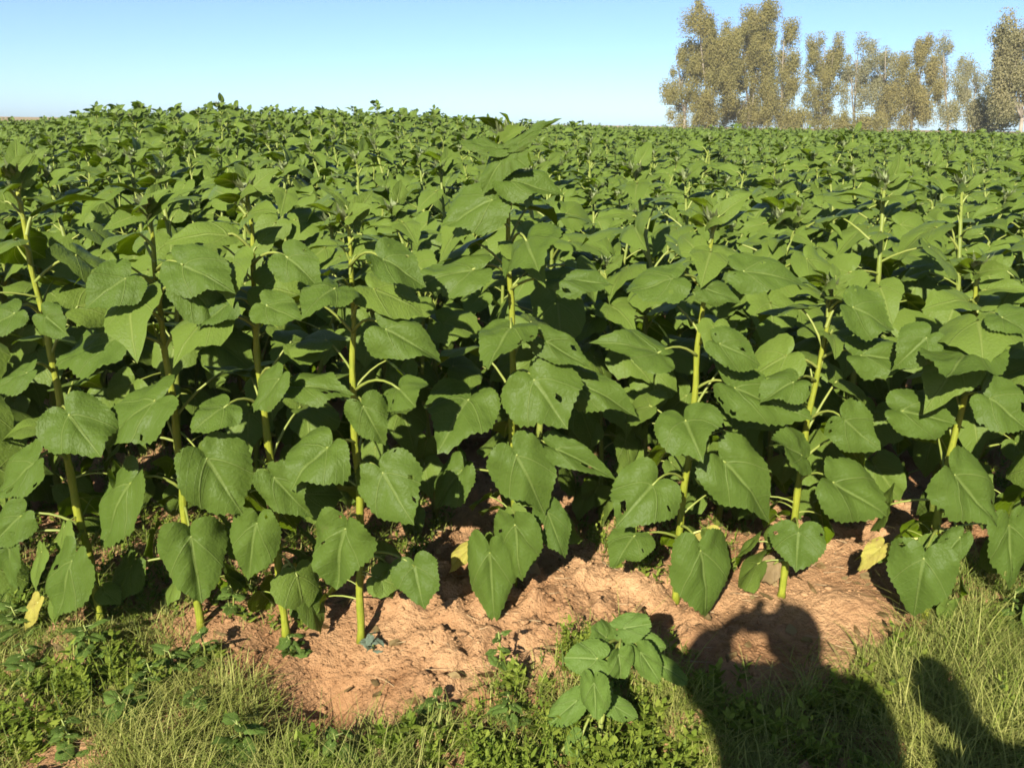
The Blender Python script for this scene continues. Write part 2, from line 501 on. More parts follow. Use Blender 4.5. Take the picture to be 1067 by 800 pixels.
T_MID = {c: [template(c, 100 + i, 36, RINGS_MID, 5) for i in range(n)] for c, n in NVAR.items()}
ME_MID = {c: [tmpl_mesh(t) for t in v] for c, v in T_MID.items()}
T_FAR = {c: [template(c, 100 + i, 14, (0.5, 1.0), 3) for i in range(n)] for c, n in NVAR.items()}
T_VFAR = {c: [template(c, 100 + i, 8, (1.0,), 3) for i in range(n)] for c, n in NVAR.items()}

def bud_mb(s=1.0, n=34):
    mb = MB()
    q = random.Random(5)
    prof = [(0.004, -0.03), (0.012, -0.012), (0.024, 0.0), (0.027, 0.010), (0.018, 0.018), (0.001, 0.021)]
    vs, fs = [], []
    for r, z in prof:
        for k in range(10):
            t = 2 * math.pi * k / 10
            vs.append((r * s * math.cos(t), r * s * math.sin(t), z * s))
    for i in range(len(prof) - 1):
        for k in range(10):
            fs.append((i * 10 + k, i * 10 + (k + 1) % 10, (i + 1) * 10 + (k + 1) % 10, (i + 1) * 10 + k))
    mb.add(vs, fs)
    for k in range(n):
        t = k * 2.4 + q.uniform(-.2, .2)
        e = R(q.uniform(15, 75)); ln = s * q.uniform(.025, .05); wd = s * .0055
        o = Vector((math.cos(t), math.sin(t), 0)); sd_ = Vector((-math.sin(t), math.cos(t), 0))
        b0 = o * 0.022 * s + Vector((0, 0, 0.002))
        d1 = o * math.cos(e) + UP * math.sin(e)
        p1 = b0 + d1 * ln * .45; p2 = b0 + d1 * ln + UP * ln * .1
        mb.add([b0 - sd_ * wd * .7, b0 + sd_ * wd * .7, p1 + sd_ * wd, p1 - sd_ * wd, p2], [(0, 1, 2, 3), (3, 2, 4)])
    return mb
BUD = bud_mb()
ME_BUD = BUD.mesh('flower_bud', M_BUD)

def plan(seed, H):
    """phyllotaxis of one plant: list of (cls, variant, z, azimuth, scale, tilt)"""
    q = random.Random(seed)
    out, az = [], q.uniform(0, 6.28)
    n = 25
    for i in range(n):
        t = i / (n - 1)
        z = H * (0.14 + 0.82 * t ** 0.9)
        c = 'low' if t < 0.26 else 'mid' if t < 0.60 else 'high' if t < 0.86 else 'top'
        s = q.uniform(.75, 1.2)
        out.append((c, q.randrange(NVAR[c]), z, az, s, q.uniform(-.38, .38)))
        az += 2.4 + q.uniform(-.35, .35)
    for i in range(6):
        out.append(('top', q.randrange(NVAR['top']), H * 0.975 + .010 * i, az, q.uniform(.4, .75), q.uniform(.45, .95)))
        az += 1.4
    return out

SUNAX = UP.cross(to_sun).normalized()      # leaves lean towards the light
HELIO = R(20)
def leaf_matrix(z, az, s, tilt, x=0.0, y=0.0):
    return Matrix.Translation((x, y, z)) @ Matrix.Rotation(HELIO, 4, SUNAX) @ Matrix.Rotation(az, 4, 'Z') @ Matrix.Rotation(tilt, 4, 'X') @ Matrix.Rotation(-tilt, 4, 'Y') @ Matrix.Diagonal((s, s, s, 1))

def add_leaf_obj(parent, c, v, Mx):
    o = bpy.data.objects.new('leaf', ME_MID[c][v])
    o.matrix_basis = Mx
    o.parent = parent
    col.objects.link(o)
    return o

# front row: name key, stem pixels (base first), height pixel of the top, label
FRONT = {
 'A': ([(105, 655), (82, 530), (58, 400), (36, 290), (18, 190)], 'leaning front-row sunflower plant at the very left with a broad leaf low by the grass'),
 'B': ([(207, 652), (192, 520), (172, 360), (160, 260), (154, 222)], 'front-row sunflower plant whose stem is largely shaded, second from the left'),
 'C': ([(297, 652), (283, 500), (267, 340), (260, 240), (257, 205)], 'slender front-row sunflower plant third from the left, between two closely set stems'),
 'D': ([(377, 655), (373, 500), (367, 340), (364, 270), (362, 235)], 'front-row sunflower plant standing above the wide bare patch of red soil'),
 'E': ([(533, 618), (537, 540), (533, 400), (532, 280), (528, 170), (527, 150)], 'tallest front-row sunflower plant in the middle, its budding top reaching the skyline'),
 'F': ([(704, 622), (713, 500), (725, 400), (736, 290), (741, 235)], 'front-row sunflower plant with bright yellow-green stem behind the young bushy seedling'),
 'G': ([(815, 622), (832, 500), (846, 420), (858, 360), (866, 305)], 'shorter front-row sunflower plant rising just above the head of the photographer shadow'),
 'H': ([(962, 645), (985, 500), (1003, 410), (1014, 340), (1022, 285)], 'front-row sunflower plant on the right with one yellow withered leaf near its foot'),
}
FLEAF = [
 # plant, junction, tip, width
 ('A', 34, 483, -6, 522, 66), ('A', 72, 432, 108, 480, 74), ('A', 27, 388, -12, 410, 44), ('A', 74, 585, 61, 652, 71),
 ('A', 8, 566, 20, 612, 52), ('A', 20, 538, -12, 575, 46), ('A', 14, 326, -20, 350, 55), ('A', 48, 330, 75, 352, 40),
 ('B', 118, 352, 55, 388, 80), ('B', 160, 417, 103, 468, 86), ('B', 216, 478, 256, 540, 84), ('B', 199, 560, 211, 627, 73),
 ('B', 134, 504, 106, 578, 78), ('B', 136, 590, 119, 632, 42), ('B', 200, 300, 235, 345, 60), ('B', 130, 290, 90, 318, 66),
 ('B', 190, 275, 245, 305, 72),
 ('C', 267, 546, 258, 605, 60), ('C', 233, 424, 198, 450, 62), ('C', 290, 395, 264, 434, 52), ('C', 316, 402, 369, 410, 56),
 ('C', 286, 498, 325, 540, 50), ('C', 278, 318, 314, 336, 54), ('C', 236, 318, 205, 345, 52), ('C', 300, 268, 335, 300, 56),
 ('D', 340, 466, 298, 508, 82), ('D', 359, 552, 349, 616, 80), ('D', 399, 493, 431, 546, 80), ('D', 379, 424, 400, 462, 48),
 ('D', 416, 405, 437, 428, 58), ('D', 403, 343, 456, 373, 62), ('D', 348, 300, 316, 324, 66), ('D', 432, 590, 442, 634, 62),
 ('D', 400, 270, 445, 300, 60),
 ('E', 487, 416, 456, 466, 92), ('E', 557, 396, 595, 452, 86), ('E', 539, 475, 569, 536, 76), ('E', 536, 548, 546, 606, 60),
 ('E', 510, 577, 517, 646, 62), ('E', 571, 534, 590, 584, 42), ('E', 480, 490, 452, 536, 56), ('E', 530, 188, 586, 202, 54),
 ('E', 524, 165, 503, 202, 36), ('E', 512, 208, 458, 240, 66), ('E', 548, 250, 562, 284, 84), ('E', 492, 280, 424, 302, 70),
 ('E', 582, 292, 646, 298, 46), ('E', 532, 341, 508, 378, 78), ('E', 570, 356, 615, 385, 42), ('E', 603, 400, 662, 432, 56),
 ('E', 580, 468, 638, 497, 40),
 ('E', 540, 150, 580, 124, 20), ('E', 518, 154, 476, 150, 30), ('E', 532, 160, 552, 176, 34),
 ('F', 686, 367, 624, 356, 58), ('F', 714, 438, 732, 480, 80), ('F', 751, 358, 795, 382, 46), ('F', 767, 404, 844, 440, 66),
 ('F', 757, 482, 800, 537, 80), ('F', 680, 505, 641, 550, 76), ('F', 660, 558, 640, 590, 56), ('F', 731, 575, 736, 643, 76),
 ('F', 735, 300, 771, 316, 34), ('F', 776, 282, 836, 292, 58), ('F', 700, 290, 650, 312, 60),
 ('G', 836, 474, 800, 456, 56), ('G', 881, 438, 914, 468, 56), ('G', 870, 503, 926, 540, 72), ('G', 832, 555, 829, 597, 62),
 ('G', 898, 370, 960, 380, 54), ('G', 826, 398, 790, 420, 50), ('G', 890, 320, 935, 345, 60),
 ('H', 1008, 366, 985, 396, 86), ('H', 1032, 415, 1074, 450, 72), ('H', 996, 495, 1037, 552, 82), ('H', 1052, 548, 1052, 612, 62),
 ('H', 962, 583, 952, 641, 75), ('H', 940, 428, 1004, 444, 56), ('H', 965, 352, 930, 385, 52), ('H', 1045, 330, 1078, 352, 60),
 ('H', 1000, 560, 975, 590, 34),
]
front_roots = {}
FRONT_GROUP = 'sunflower plants of the front row'
front_xy = []
for key, (sp_, label) in FRONT.items():
    base = on_ground(*sp_[0], 0.04)
    base.z = float(gz(base.x, base.y)) - 0.01
    y0 = base.y
    P3 = [base.copy()] + [on_plane_y(px, py, y0) for px, py in sp_[1:]]
    front_xy.append((base.x, base.y))
    root = empty('sunflower_plant', base, label, 'sunflower', FRONT_GROUP)
    zs = np.array([p.z for p in P3]); xs = np.array([p.x for p in P3])
    def stem_at(z, zs=zs, xs=xs, y0=y0): return Vector((float(np.interp(z, zs, xs)), y0, float(min(max(z, zs[0]), zs[-1]))))
    n = 30
    zz = np.linspace(zs[0], zs[-1], n)
    pts = [Vector((float(np.interp(z, zs, xs)) + 0.005 * math.sin(9 * z + base.x * 5) + .002 * math.sin(26 * z), y0 + 0.004 * math.sin(7 * z), z)) - base for z in zz]
    rad = list(np.interp(np.linspace(0, 1, n), [0, .05, .5, 1], [.0175, .0135, .0122, .006]))
    rad = [.88 * r_ * (1 + .09 * math.sin(i * 2.3 + base.x * 9) + .04 * math.sin(i * 5.1)) for i, r_ in enumerate(rad)]
    mb = MB(); mb.tube(pts, rad, 12); mb.build('stem', M_STEM, root)
    front_roots[key] = (root, stem_at, base, zs[-1] - zs[0])
    bo = bpy.data.objects.new('flower_bud', ME_BUD); bo.parent = root; bo.location = Vector(pts[-1]) + Vector((0, 0, 0.02)); bo.scale = (1.15,) * 3 if key == 'E' else (0.9,) * 3
    col.objects.link(bo)
    # leaves behind the stem and the young top, by phyllotaxis
    q = random.Random(ord(key))
    H = zs[-1] - zs[0]
    for c, v, z, az, s, tilt in plan(200 + ord(key), H):
        back = math.sin(az) > 0.1
        if (c in ('mid', 'high') and back) or (c == 'low' and back) or c == 'top' or (c == 'high' and z > .74 * H):
            p = stem_at(base.z + z) - base
            add_leaf_obj(root, c, v, leaf_matrix(z, az, s * (.9 if c != 'top' else 1.05), tilt, p.x, p.y))
for key, (root, stem_at, base, H) in front_roots.items():      # small low leaves round the foot of each stem
    q = random.Random(ord(key) * 3)
    for i in range(5):
        z = H * q.uniform(.10, .34)
        p = stem_at(base.z + z) - base
        add_leaf_obj(root, 'low', q.randrange(NVAR['low']), leaf_matrix(z, q.uniform(0, 6.28), q.uniform(.45, .85), q.uniform(-.4, .4), p.x, p.y))
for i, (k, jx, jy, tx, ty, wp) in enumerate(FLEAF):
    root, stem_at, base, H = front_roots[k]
    hero_leaf(root, stem_at, base, jx, jy, tx, ty, wp, base.y, M_LEAF_SHADED, seed=500 + i, blade_droop=rnd.uniform(.12, .3))
root, stem_at, base, H = front_roots['H']
tag(hero_leaf(root, stem_at, base, 917, 570, 890, 597, 26, base.y, M_YELLOW, seed=900, blade_droop=.6), 'yellow withered leaf with brown blotches')
root, stem_at, base, H = front_roots['E']
tag(hero_leaf(root, stem_at, base, 486, 573, 468, 600, 22, base.y, M_YELLOW, seed=901, blade_droop=.7, dj=-.02), 'yellowing shrivelled leaf')
root, stem_at, base, H = front_roots['A']
tag(hero_leaf(root, stem_at, base, 38, 628, 26, 660, 24, base.y, M_YELLOW, seed=902, blade_droop=.3, dj=-.05), 'yellowed drooping leaf')

for k_, jx, jy, tx, ty, wp, mt_, lb in (('F', 738, 556, 748, 580, 34, M_YELLOW, 'pale yellowing low leaf'), ('D', 404, 588, 424, 606, 30, M_BROWN, 'brown withered hanging leaf'),
        ('C', 310, 596, 316, 622, 24, M_YELLOW, 'small yellowed low leaf'), ('B', 196, 604, 182, 628, 26, M_BROWN, 'brown withered low leaf'),
        ('G', 806, 588, 792, 612, 26, M_BROWN, 'brown dried low leaf'), ('H', 985, 560, 1004, 572, 30, M_YELLOW, 'yellow-green fading leaf'), ('E', 548, 588, 560, 616, 28, M_BROWN, 'brown withered hanging leaf')):
    root, stem_at, base, H = front_roots[k_]
    tag(hero_leaf(root, stem_at, base, jx, jy, tx, ty, wp, base.y, mt_, seed=950 + jx, blade_droop=.55, dj=.03), lb)

# ---------------------------------------------------------------- the rows behind
ROW0 = float(np.mean([p[1] for p in front_xy]))
plants = []
row = 0
yy = ROW0
while yy < 66:
    row += 1
    yy = ROW0 + 0.80 * row - .12
    half = 0.68 * yy + 1.0
    if row > 30: half = 0.66 * yy
    x = -half + rnd.random() * .3
    while x < half:
        plants.append((x + rnd.uniform(-.05, .05), yy + rnd.uniform(-.06, .06), row))
        x += rnd.uniform(.17, .28) if row < 3 else rnd.uniform(.20, .36)
# gaps in the second row let the light reach the soil
plants = [p for p in plants if not (p[2] <= 3 and rnd.random() < .04)]
for x in (-3.0, -2.72, -2.38, -2.05, -1.75, 1.72, 2.0, 2.31, 2.6):      # the front row goes on outside the frame
    plants.append((x, ROW0 + rnd.uniform(-.04, .04), 0))
def height(x, y):
    ang = x / y
    h = 1.28 + 0.16 * rnd.uniform(-1, 1)
    if y > 4.5: h += 0.10 * float(sstep(0.06, -0.10, ang)) * float(sstep(4, 7, y))
    if ang > 0.1: h -= 0.05
    if rnd.random() < .08: h += .13
    if ang < -.05 and rnd.random() < .12: h += .06
    if y < 7.5: h = min(h, 1.36 + .02 * max(0, y - 4))
    return h
plants = [(x, y, r, height(x, y)) for x, y, r in plants]
def inview(p):
    px, py = pix(p[0], p[1], 1.2)
    return -60 < px < 1127
vis = sorted([p for p in plants if inview(p) or p[2] == 0], key=lambda p: p[0] ** 2 + p[1] ** 2)
rest = [p for p in plants if not inview(p) and p[2] > 0]
N_IND = 292
indiv, far = vis[:N_IND], vis[N_IND:] + [p for p in rest if p[1] < 14]

protos = []
NP = 16
for k in range(NP):
    H = 1.35
    root = bpy.data.objects.new('sunflower_plant', None)
    q = random.Random(900 + k)
    bend = [(0, 0)] + [(q.uniform(-.02, .02) * i, q.uniform(-.02, .02) * i) for i in range(1, 5)]
    pts = [Vector((bend[i][0] , bend[i][1], H * i / 4)) for i in range(5)]
    mb = MB(); mb.tube(pts, [.0145, .0125, .0115, .009, .005], 8)
    parts = [('stem', mb.mesh('stem', M_STEM2), Matrix.Identity(4)),
             ('flower_bud', ME_BUD, Matrix.Translation(pts[-1] + Vector((0, 0, .02))) @ Matrix.Diagonal((.9, .9, .9, 1)))]
    pl = plan(300 + k, H)
    for c, v, z, az, s, tilt in pl:
        bx, by = float(np.interp(z, [H * i / 4 for i in range(5)], [b_[0] for b_ in bend])), float(np.interp(z, [H * i / 4 for i in range(5)], [b_[1] for b_ in bend]))
        parts.append(('leaf', ME_MID[c][v], leaf_matrix(z, az, s, tilt, bx, by)))
    protos.append((parts, pl, bend, H))
ROW_LABEL = {0: 'sunflower plant continuing the front row just outside the picture edge',
             1: 'sunflower plant of the second row, half hidden behind the front-row stems',
             2: 'sunflower plant of the third row, leafy top showing above the front plants',
             3: 'sunflower plant of the fourth row in the dense canopy',
             4: 'sunflower plant of the fifth row in the dense canopy',
             5: 'sunflower plant of the sixth row in the dense canopy'}
first = {}
for i, (x, y, r, h) in enumerate(indiv):
    k = rnd.randrange(NP)
    parts, pl, bend, H = protos[k]
    s = h / H
    loc = Vector((x, y, float(gz(x, y)) - .01))
    label = ROW_LABEL.get(r, 'smaller-looking sunflower plant in the crowded canopy beyond the sixth row')
    root = empty('sunflower_plant', loc, label, 'sunflower', 'sunflower plants in the rows behind the front row')
    root.rotation_euler = (rnd.uniform(-.06, .06), rnd.uniform(-.06, .06), rnd.uniform(-.6, .6))
    sw = s * rnd.uniform(.95, 1.1)
    root.scale = (sw, sw, s)
    if k not in first:
        kids = []
        for nm, me, Mx in parts:
            o = bpy.data.objects.new(nm, me); o.matrix_basis = Mx; kids.append(o)
            o.parent = root; col.objects.link(o)
        first[k] = kids
    else:
        for o in first[k]:
            c_ = o.copy(); c_.parent = root; col.objects.link(c_)

# the rest of the field, past 300 plants: one object
bulk = Bulk()
def plant_arrays(k, T, minz):
    parts, pl, bend, H = protos[k]
    Vs, Fs, Us, Ms, n = [], [], [], [], 0
    for c, v, z, az, s, tilt in pl:
        if z < minz * H: continue
        V, Fc, Uv, Pv, Pf = T[c][v]
        Mx = np.array(leaf_matrix(z, az, s, tilt))
        Vs.append(V @ Mx[:3, :3].T + Mx[:3, 3]); Fs.append(Fc + n); Us.append(Uv); Ms.append(np.zeros(len(Fc))); n += len(V)
        if T is T_FAR:
            Vs.append(Pv @ Mx[:3, :3].T + Mx[:3, 3]); Fs.append(Pf + n); Us.append(np.zeros((len(Pv), 2))); Ms.append(np.ones(len(Pf))); n += len(Pv)
    mb = MB(); mb.tube([(0, 0, minz * H * .5), (0, 0, H)], [.011, .006], 4, cap=False)
    Pv = np.array(mb.v); Pf = []
    for f in mb.f: Pf += [(f[0], f[1], f[2]), (f[0], f[2], f[3])]
    Vs.append(Pv); Fs.append(np.array(Pf) + n); Us.append(np.zeros((len(Pv), 2))); Ms.append(np.ones(len(Pf)))
    return np.concatenate(Vs), np.concatenate(Fs), np.concatenate(Us), np.concatenate(Ms)
PA_FAR = [plant_arrays(k, T_FAR, 0.3) for k in range(NP)]
PA_VF = [plant_arrays(k, T_VFAR, 0.5) for k in range(NP)]
for x, y, r, h in far:
    V, Fc, Uv, Mi = (PA_FAR if y < 22 else PA_VF)[rnd.randrange(NP)]
    a_ = rnd.uniform(-.6, .6); ca, sa = math.cos(a_), math.sin(a_)
    s = h / 1.35
    Rm = np.array(((ca, -sa, 0), (sa, ca, 0), (0, 0, 1))) * s
    if y > 22: Rm[:2] *= 1.12
    bulk.add(V @ Rm.T + np.array((x, y, float(gz(x, y)))), Fc, Uv, Mi)
fo = bulk.build('sunflower_field', [M_FAR, M_STEM2])
tag(fo, 'mass of sunflower plants receding to the skyline under the trees', 'crop', kind='stuff')

# ---------------------------------------------------------------- young seedling in front
def seedling():
    base = on_ground(622, 778, 0.0); base.z = float(gz(base.x, base.y)) - .01
    y0 = base.y + .02
    top = on_plane_y(648, 668, y0 + .08)
    root = empty('young_sunflower', base, 'low bushy young sunflower with rounded bright leaves beside the photographer shadow', 'seedling')
    pts = bez(base, (base + top) / 2 + Vector((-.02, 0, 0)), top, 8)
    mb = MB(); mb.tube([p - base for p in pts], [.009, .0085, .008, .0075, .007, .006, .005, .004], 10)
    mb.build('stem', M_PET, root)
    zs = np.array([p.z for p in pts])
    def stem_at(z):
        z = min(max(z, zs[0]), zs[-1])
        return Vector([float(np.interp(z, zs, [p[i] for p in pts])) for i in range(3)])
    for i, (jx, jy, tx, ty, wp, dj) in enumerate([
        (622, 686, 582, 684, 48, -.05), (650, 654, 688, 648, 40, .02), (645, 682, 648, 712, 38, -.06), (668, 680, 692, 716, 42, -.03),
        (619, 712, 622, 757, 42, -.09), (600, 730, 564, 762, 40, -.06), (692, 694, 723, 714, 30, .0), (632, 664, 612, 648, 36, .03),
        (660, 668, 700, 676, 34, .04), (604, 770, 590, 790, 30, -.09), (580, 790, 566, 810, 32, -.09), (640, 735, 668, 752, 30, -.02), (650, 790, 662, 812, 30, -.08)]):
        hero_leaf(root, stem_at, base, jx, jy, tx, ty, wp * rnd.uniform(.72, .98), y0, M_YOUNG, seed=700 + i, blade_droop=.08, dj=dj, outline=RAD_ROUND, face=.9)
seedling()

# ---------------------------------------------------------------- ground-cover plants (nobody could count them)
M_GRASS = leaf_material('grass_blade', (0.10, 0.165, 0.014), (0.42, 0.41, 0.13), (0, 0, 0), (0.15, 0.18, 0.06), 0.25, veins=False, rough=0.6)
M_WEED = leaf_material('weed_leaf', (0.065, 0.12, 0.010), (0.24, 0.29, 0.045), (0, 0, 0), (0.12, 0.18, 0.06), 0.25, veins=False, rough=0.55)
M_STRAW = plain('straw', (0.30, 0.21, 0.11), (0.46, 0.36, 0.20), island=True)

def cover(px, py, x, y):
    """how overgrown the verge is at this spot, 0..1"""
    n_ = float(fbm(x * 2.2, y * 2.2, 40, 3)) * 1.6
    line = np.interp(px, [-50, 40, 160, 260, 330, 420, 520, 600, 700, 760, 880, 930, 975, 1120], [615, 630, 668, 712, 758, 748, 708, 692, 705, 735, 738, 690, 618, 605])
    return (py - line + 24) / 55 + n_ * 1.2
bulk_g, bulk_w = Bulk(), Bulk()
def blade_grass(x, y, z, h, az, lean, wd):
    n = 5
    V, Fs = [], []
    for i in range(n):
        t = i / (n - 1)
        o = lean * h * t * t
        ww = wd * (1 - t) ** .7 * .5 + .0003
        cx, cy, cz = x + math.cos(az) * o, y + math.sin(az) * o, z + h * (t - .25 * lean * t * t)
        V += [(cx - math.sin(az) * ww, cy + math.cos(az) * ww, cz), (cx + math.sin(az) * ww, cy - math.cos(az) * ww, cz)]
    for i in range(n - 1):
        q = 2 * i
        Fs += [(q, q + 1, q + 3), (q, q + 3, q + 2)]
    return np.array(V), np.array(Fs)
def weed_leaf_at(B, p, az, el, ln, wd):
    a = np.array((math.cos(az) * math.cos(el), math.sin(az) * math.cos(el), math.sin(el)))
    s_ = np.array((-math.sin(az), math.cos(az), 0))
    nn = np.cross(a, s_) * -1
    p = np.array(p)
    V = [p, p + a * ln * .35 + s_ * wd - nn * .1 * wd, p + a * ln * .4 + nn * wd * -.25, p + a * ln * .35 - s_ * wd, p + a * ln * .75 + s_ * wd * .6 - nn * ln * .12, p + a * ln * .75 - s_ * wd * .6 - nn * ln * .12, p + a * ln - nn * ln * .2]
    B.add(np.array(V), np.array([(0, 2, 1), (0, 3, 2), (1, 2, 4), (3, 5, 2), (2, 5, 4), (4, 5, 6)]), np.zeros((7, 2)), 0)
def weed(B, x, y, z, h, nl, ln, wd):
    """an upright sprig with leaves up its stalk"""
    lx, ly = rnd.uniform(-.35, .35) * h, rnd.uniform(-.35, .35) * h
    for i in range(nl):
        t = (i + .5) / nl
        az = i * 2.4 + rnd.uniform(-.5, .5)
        weed_leaf_at(B, (x + lx * t * t, y + ly * t * t, z + h * t), az, R(rnd.uniform(-10, 45)), ln * (1.15 - .7 * t) * rnd.uniform(.7, 1.2), wd * (1.1 - .6 * t))
    Vb, Fb = blade_grass(x, y, z, h, math.atan2(ly, lx), math.hypot(lx, ly) / h, .004)
    B.add(Vb, Fb, np.zeros((len(Vb), 2)), 0)
placed = 0
for _ in range(72000):
    y = rnd.uniform(1.40, 2.95); x = rnd.uniform(-1.0, 1.0) * (0.68 * y + .75)
    px, py = pix(x, y)
    c_ = cover(px, py, x, y)
    if rnd.random() > c_ or float(vnoise(x * 9, y * 9, 33)) < .22: continue
    z = float(gz(x, y)) - .005
    wisp = (px < 310 and py > 660) or px > 925
    k = .45 * float(vnoise(x * 3.1, y * 3.1, 77)) + .55 * float(vnoise(x * 11, y * 11, 78)) + rnd.uniform(-.16, .16)
    if (wisp and k < .63) or (not wisp and k < .56):
        for _b in range(2):
            h = rnd.uniform(.03, .12) * (1.15 if px > 925 else .72 if wisp else .75) * (1 if rnd.random() < .88 else 1.7) * (.5 + float(vnoise(x * 5, y * 5, 12)))
            V, Fs = blade_grass(x + rnd.uniform(-.02, .02), y + rnd.uniform(-.02, .02), z, h, rnd.uniform(0, 6.28), rnd.uniform(.2, 1.5), rnd.uniform(.0012, .0036))
            bulk_g.add(V, Fs, np.zeros((len(V), 2)), 0)
    elif rnd.random() < .24:
        weed(bulk_w, x, y, z, rnd.uniform(.03, .13) * (.35 + 1.3 * float(vnoise(x * 6, y * 6, 15))), rnd.randrange(7, 16), *rnd.choice([(.018, .0025), (.02, .004), (.03, .004), (.028, .007), (.045, .008), (.05, .014)]))
# sparse weeds under the plants
for _ in range(7000):
    y = rnd.uniform(2.3, 5.5); x = rnd.uniform(-1, 1) * (0.68 * y)
    px, py = pix(x, y)
    if float(vnoise(x * 1.7, y * 1.7, 91)) < (.02 if px < 340 else .42 if y > 2.9 else .5): continue
    z = float(gz(x, y)) - .005
    if rnd.random() < .55: weed(bulk_w, x, y, z, rnd.uniform(.03, .10), rnd.randrange(6, 14), rnd.uniform(.018, .04), rnd.uniform(.004, .01))
    else:
        for _b in range(6):
            V, Fs = blade_grass(x + rnd.uniform(-.03, .03), y + rnd.uniform(-.03, .03), z, rnd.uniform(.03, .09), rnd.uniform(0, 6.28), rnd.uniform(.2, 1.1), rnd.uniform(.0015, .003))
            bulk_g.add(V, Fs, np.zeros((len(V), 2)), 0)
tag(bulk_g.build('grass', [M_GRASS]), 'wispy pale green grass along the near verge', 'grass', kind='stuff')
tag(bulk_w.build('weeds', [M_WEED]), 'low leafy weeds covering the near verge', 'weeds', kind='stuff')
# dry bits and clods on the soil
bs, bc = Bulk(), Bulk()
for _ in range(800):
    y = rnd.uniform(1.8, 4.0); x = rnd.uniform(-1, 1) * .66 * y
    V, Fs = blade_grass(0, 0, 0, rnd.uniform(.02, .10), 0, rnd.uniform(.0, .4), rnd.uniform(.001, .003))
    Mx = np.array((Matrix.Rotation(rnd.uniform(0, 6.28), 3, 'Z') @ Matrix.Rotation(R(rnd.uniform(80, 90)), 3, 'X')))
    bs.add(V @ Mx.T + np.array((x, y, float(gz(x, y)) + .004)), Fs, np.zeros((len(V), 2)), 0)
tag(bs.build('straw_litter', [M_STRAW]), 'bits of dry straw lying on the bare soil', 'straw', kind='stuff')
ico_v = []
ph = (1 + 5 ** .5) / 2
ICO = np.array([(-1, ph, 0), (1, ph, 0), (-1, -ph, 0), (1, -ph, 0), (0, -1, ph), (0, 1, ph), (0, -1, -ph), (0, 1, -ph), (ph, 0, -1), (ph, 0, 1), (-ph, 0, -1), (-ph, 0, 1)]) / 1.9
ICF = np.array([(0, 11, 5), (0, 5, 1), (0, 1, 7), (0, 7, 10), (0, 10, 11), (1, 5, 9), (5, 11, 4), (11, 10, 2), (10, 7, 6), (7, 1, 8), (3, 9, 4), (3, 4, 2), (3, 2, 6), (3, 6, 8), (3, 8, 9), (4, 9, 5), (2, 4, 11), (6, 2, 10), (8, 6, 7), (9, 8, 1)])
for _ in range(11000):
    y = rnd.uniform(1.7, 3.6); x = rnd.uniform(-1, 1) * .66 * y
    if float(vnoise(x * 2.6, y * 2.6, 55)) < .42: continue
    s = rnd.uniform(.0025, .009) if rnd.random() < .95 else rnd.uniform(.010, .018)
    V = ICO * (s * (0.7 + 0.6 * rng.random((12, 1)))) * np.array((1, rnd.uniform(.6, 1.2), rnd.uniform(.35, .6)))
    bc.add(V + np.array((x, y, float(gz(x, y)) + s * .15)), ICF, np.zeros((12, 2)), 0)
tag(bc.build('soil_clods', [M_SOIL], smooth=False), 'crumbled red soil clods on the bank', 'soil', kind='stuff')

bl_ = Bulk()
for _ in range(420):
    y = rnd.uniform(1.9, 4.2); x = rnd.uniform(-1, 1) * .66 * y
    weed_leaf_at(bl_, (x, y, float(gz(x, y)) + .006), rnd.uniform(0, 6.28), R(rnd.uniform(-12, 25)), rnd.uniform(.02, .075), rnd.uniform(.006, .022))
tag(bl_.build('leaf_litter', [M_BROWN]), 'curled dry brown leaves lying on the soil under the plants', 'dry leaves', kind='stuff')
# a few broad-leaved weeds one can tell apart
def broad_weed(px, py, h, nl, ln, label, mat=None):
    b_ = on_ground(px, py, 0.02); b_.z = float(gz(b_.x, b_.y)) - .005
    root = empty('broadleaf_weed', b_, label, 'weed', 'broad-leaved weeds on the verge')
    st = MB(); st.tube([(0, 0, 0), (.004, .003, h * .5), (-.003, -.004, h)], [.0035, .003, .0018], 6); st.build('stem', M_PET, root)
    lf = MB()
    for i in range(nl):
        t = (i + .6) / nl
        V, Fc, Uv = blade(28, (0.4, 0.75, 1.0), 1200 + i + int(px), .09, .3, .12, .03)
        e = R(rnd.uniform(-20, 35)); az = i * 2.4 + rnd.uniform(-.3, .3)
        Mx = np.array(Matrix.Rotation(az, 3, 'Z') @ frame((math.cos(e), 0, math.sin(e)), (-math.sin(e), .1, math.cos(e))))
        L_ = ln * (1.1 - .5 * t) * rnd.uniform(.8, 1.15)
        o_ = np.array((math.cos(az), math.sin(az), 0)) * ln * .35
        lf.add((V * np.array((.75, 1, 1)) * L_) @ Mx.T + o_ + np.array((0, 0, h * t)), tri_list(Fc), Uv)
        lf.tube([(0, 0, h * t - .005), tuple(o_ + np.array((0, 0, h * t)))], .0013, 4, 0)
    lf.build('foliage', mat or M_YOUNG, root)
for i, (px_, py_, lb) in enumerate([(20, 668, 'lobed weed at the left edge below the yellowed leaf'), (95, 690, 'toothed weed beside the first stem on the left'),
        (128, 742, 'spreading lobed weed in the tall grass near the bottom left'), (205, 735, 'broad weed on the edge of grass and bare soil at left'),
        (250, 770, 'dark leafy weed at the bottom left of the washed-out hollow'), (350, 778, 'low broad weed at the bottom edge right of the hollow'),
        (455, 735, 'small weed at the lower rim of the bare soil'), (530, 745, 'leafy weed just left of the young sunflower'), (180, 700, 'lobed weed at the foot of the shaded second stem')]):
    broad_weed(px_, py_, rnd.uniform(.07, .13), rnd.randrange(8, 13), rnd.uniform(.05, .075), lb)
